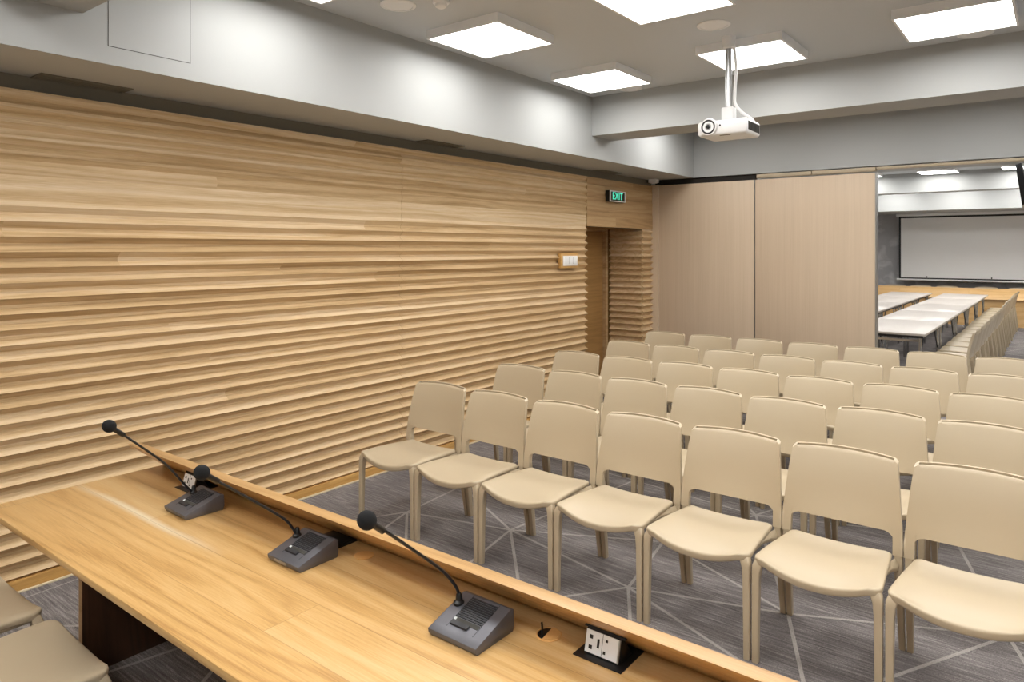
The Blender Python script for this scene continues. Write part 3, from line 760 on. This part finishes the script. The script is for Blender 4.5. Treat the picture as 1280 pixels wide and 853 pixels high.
bm.faces.new(A[::-1]); bm.faces.new(Z)
for i in range(17): bm.faces.new((A[i], A[(i + 1) % 17], Z[(i + 1) % 17], Z[i]))
obj('cap', bm, 'red_cap', g)
bm = bmesh.new(); tube(bm, smooth_path([(-0.004, -0.022, 0.001), (-0.016, -0.006, 0.012), (-0.026, 0.006, 0.020)], 4), 0.003, 8); obj('cable_end', bm, 'black', g)

# ================================================================== FAR ROOM
# folding tables: two lines of five
def folding_table(label):
    t = thing('folding_table', label, 'table', (0, 0, 0), 0, 'white folding tables')
    obj('tabletop', B(-0.405, 0.405, -0.882, 0.882, 0.716, 0.740, bev=0.0004), 'table_white', t)
    bm = bmesh.new(); frame(bm, -0.37, 0.37, -0.80, 0.80, 0.680, 0.716, 0.025); obj('apron', bm, 'mic_dark', t)
    for s in (-1, 1):
        bm = bmesh.new()
        for xs in (-0.33, 0.33): tube(bm, [(xs, s * 0.74, 0.0), (xs, s * 0.74, 0.70)], 0.018, 12)
        box(bm, -0.33, 0.33, s * 0.74 - 0.012, s * 0.74 + 0.012, 0.63, 0.655)
        lg = obj('leg', bm, 'chrome', t)
        for xs in (-0.33, 0.33): obj('brace', tube(bmesh.new(), [(xs, s * 0.74, 0.40), (xs, s * 0.42, 0.69)], 0.008, 8), 'mic_dark', lg)
    return t
ft = None
for c_, (tx, where) in enumerate(((-1.632, 'in the line beside the chairs'), (-2.665, 'in the line away from the chairs'))):
    for k in range(5):
        lab = 'white folding table %s, %s from the partition' % (where, ordn[k])
        loc = (tx, 9.30 + 0.88 + k * 1.764, 0)
        if ft is None: ft = folding_table(lab); ft.location = loc
        else: dup(ft, loc, 0, lab)
# far desk
fd = thing('conference_desk', 'long oak desk with sloping front far off under the screen', 'desk', (-1.0, 19.2, 0))
def fobj(name, bm, mat):
    o = obj(name, bm, mat, fd); o.location = (1.0, -19.2, 0); return o
fobj('front_panel', B(-3.95, 1.6, 18.90, 18.93, 0.0, 0.625), 'far_wood')
fobj('ledge', prism(bmesh.new(), [(18.84, 0.600), (18.885, 0.600), (19.17, 0.826), (19.12, 0.826)], 0, -4.0, 1.65, bev=0.0015), 'far_wood')
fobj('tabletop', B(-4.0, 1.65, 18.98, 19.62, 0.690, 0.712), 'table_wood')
for lx_ in (-3.9, -1.0, 1.55): fobj('leg', B(lx_ - 0.016, lx_ + 0.016, 18.95, 19.40, 0.0, 0.690), 'dark_wood')
# projection screen
s = thing('projection_screen', 'wide white projection screen with black border on the far wall', 'projection screen', (-1.3, 20.08, 0))
def sobj(name, bm, mat, par=s):
    o = obj(name, bm, mat, par); o.location = (1.3, -20.08, 0) if par is s else (0, 0, 0); return o
SX0, SX1 = -3.235, 0.85
sobj('casing', B(SX0 - 0.055, SX1 + 0.055, 20.03, 20.15, 2.535, 2.602, bev=0.006), 'frame_white')
fb = sobj('fabric', B(SX0, SX1, 20.090, 20.093, 0.965, 2.535), 'black')
bm = B(SX0 + 0.045, SX1 - 0.045, 20.087, 20.0905, 1.005, 2.49); obj('white_surface', bm, 'screen', fb)
bm = bmesh.new(); lathe(bm, [(0.022, SX0 - 0.05), (0.022, SX1 + 0.05)], (0, 20.091, 0.952), 'X', 14); sobj('bottom_bar', bm, 'white')
bm = bmesh.new()
for xx in (-2.62, -1.29): box(bm, xx - 0.012, xx + 0.012, 20.083, 20.087, 1.01, 1.045)
sobj('stop_mark', bm, 'black')
# television hanging edge-on at the opening
tv = thing('television', 'black television hanging in the opening to the far room, seen edge-on', 'television', (-0.36, 10.6, ZC))
bm = prism(bmesh.new(), [(-0.058, 2.70 - ZC), (0.002, 2.715 - ZC), (0.075, 2.24 - ZC), (0.006, 2.225 - ZC)], 1, -0.6, 0.6, bev=0.006)
obj('cabinet', bm, 'black', tv)
obj('bottom_trim', prism(bmesh.new(), [(0.000, 2.222 - ZC), (0.075, 2.236 - ZC), (0.077, 2.224 - ZC), (0.002, 2.210 - ZC)], 1, -0.6, 0.6), 'alu', tv)
bm = bmesh.new(); box(bm, 0.02, 0.14, -0.15, 0.15, 2.40 - ZC, 2.58 - ZC, bev=0.004); box(bm, 0.045, 0.10, -0.25, -0.22, 2.32 - ZC, 2.66 - ZC); box(bm, 0.045, 0.10, 0.22, 0.25, 2.32 - ZC, 2.66 - ZC)
obj('mount', bm, 'mic_grey', tv)
bm = bmesh.new(); tube(bm, [(0.12, 0, 2.5 - ZC), (0.12, 0, 0.0)], 0.025, 16); obj('pole', bm, 'steel', tv)
# white rail on the far ceiling
r_ = tag(obj('ceiling_rail', B(-0.90, 1.0, -0.03, 0.03, -0.05, 0.0, bev=0.004), 'white', None, (0, 13.93, ZC)), 'thin white rail on the far ceiling behind the television', 'rail')

# ================================================================== CAMERA, WORLD, VIEW
w = bpy.data.worlds.new('world'); scn.world = w; w.use_nodes = True
w.node_tree.nodes['Background'].inputs[0].default_value = (1, 0.98, 0.95, 1); w.node_tree.nodes['Background'].inputs[1].default_value = 0.02
cam = bpy.data.cameras.new('camera'); co = bpy.data.objects.new('camera', cam); COL.objects.link(co)
cam.sensor_width = 36.0; cam.lens = 36.0 * 881.66 / 1280.0; cam.shift_y = -(426.5 - 311.36) / 1280.0; cam.clip_start = 0.02
co.location = (0, 0, 1.72); co.rotation_euler = (PI / 2, 0, 0.66139)
scn.camera = co
vs = scn.view_settings
scn.display_settings.display_device = 'sRGB'
vs.view_transform = 'Standard'; vs.look = 'None'; vs.gamma = 1.0; vs.exposure = 0.0; vs.use_curve_mapping = False
scn.cycles.use_denoising = True
scn.cycles.max_bounces = 10; scn.cycles.diffuse_bounces = 6
scn.cycles.sample_clamp_indirect = 6.0
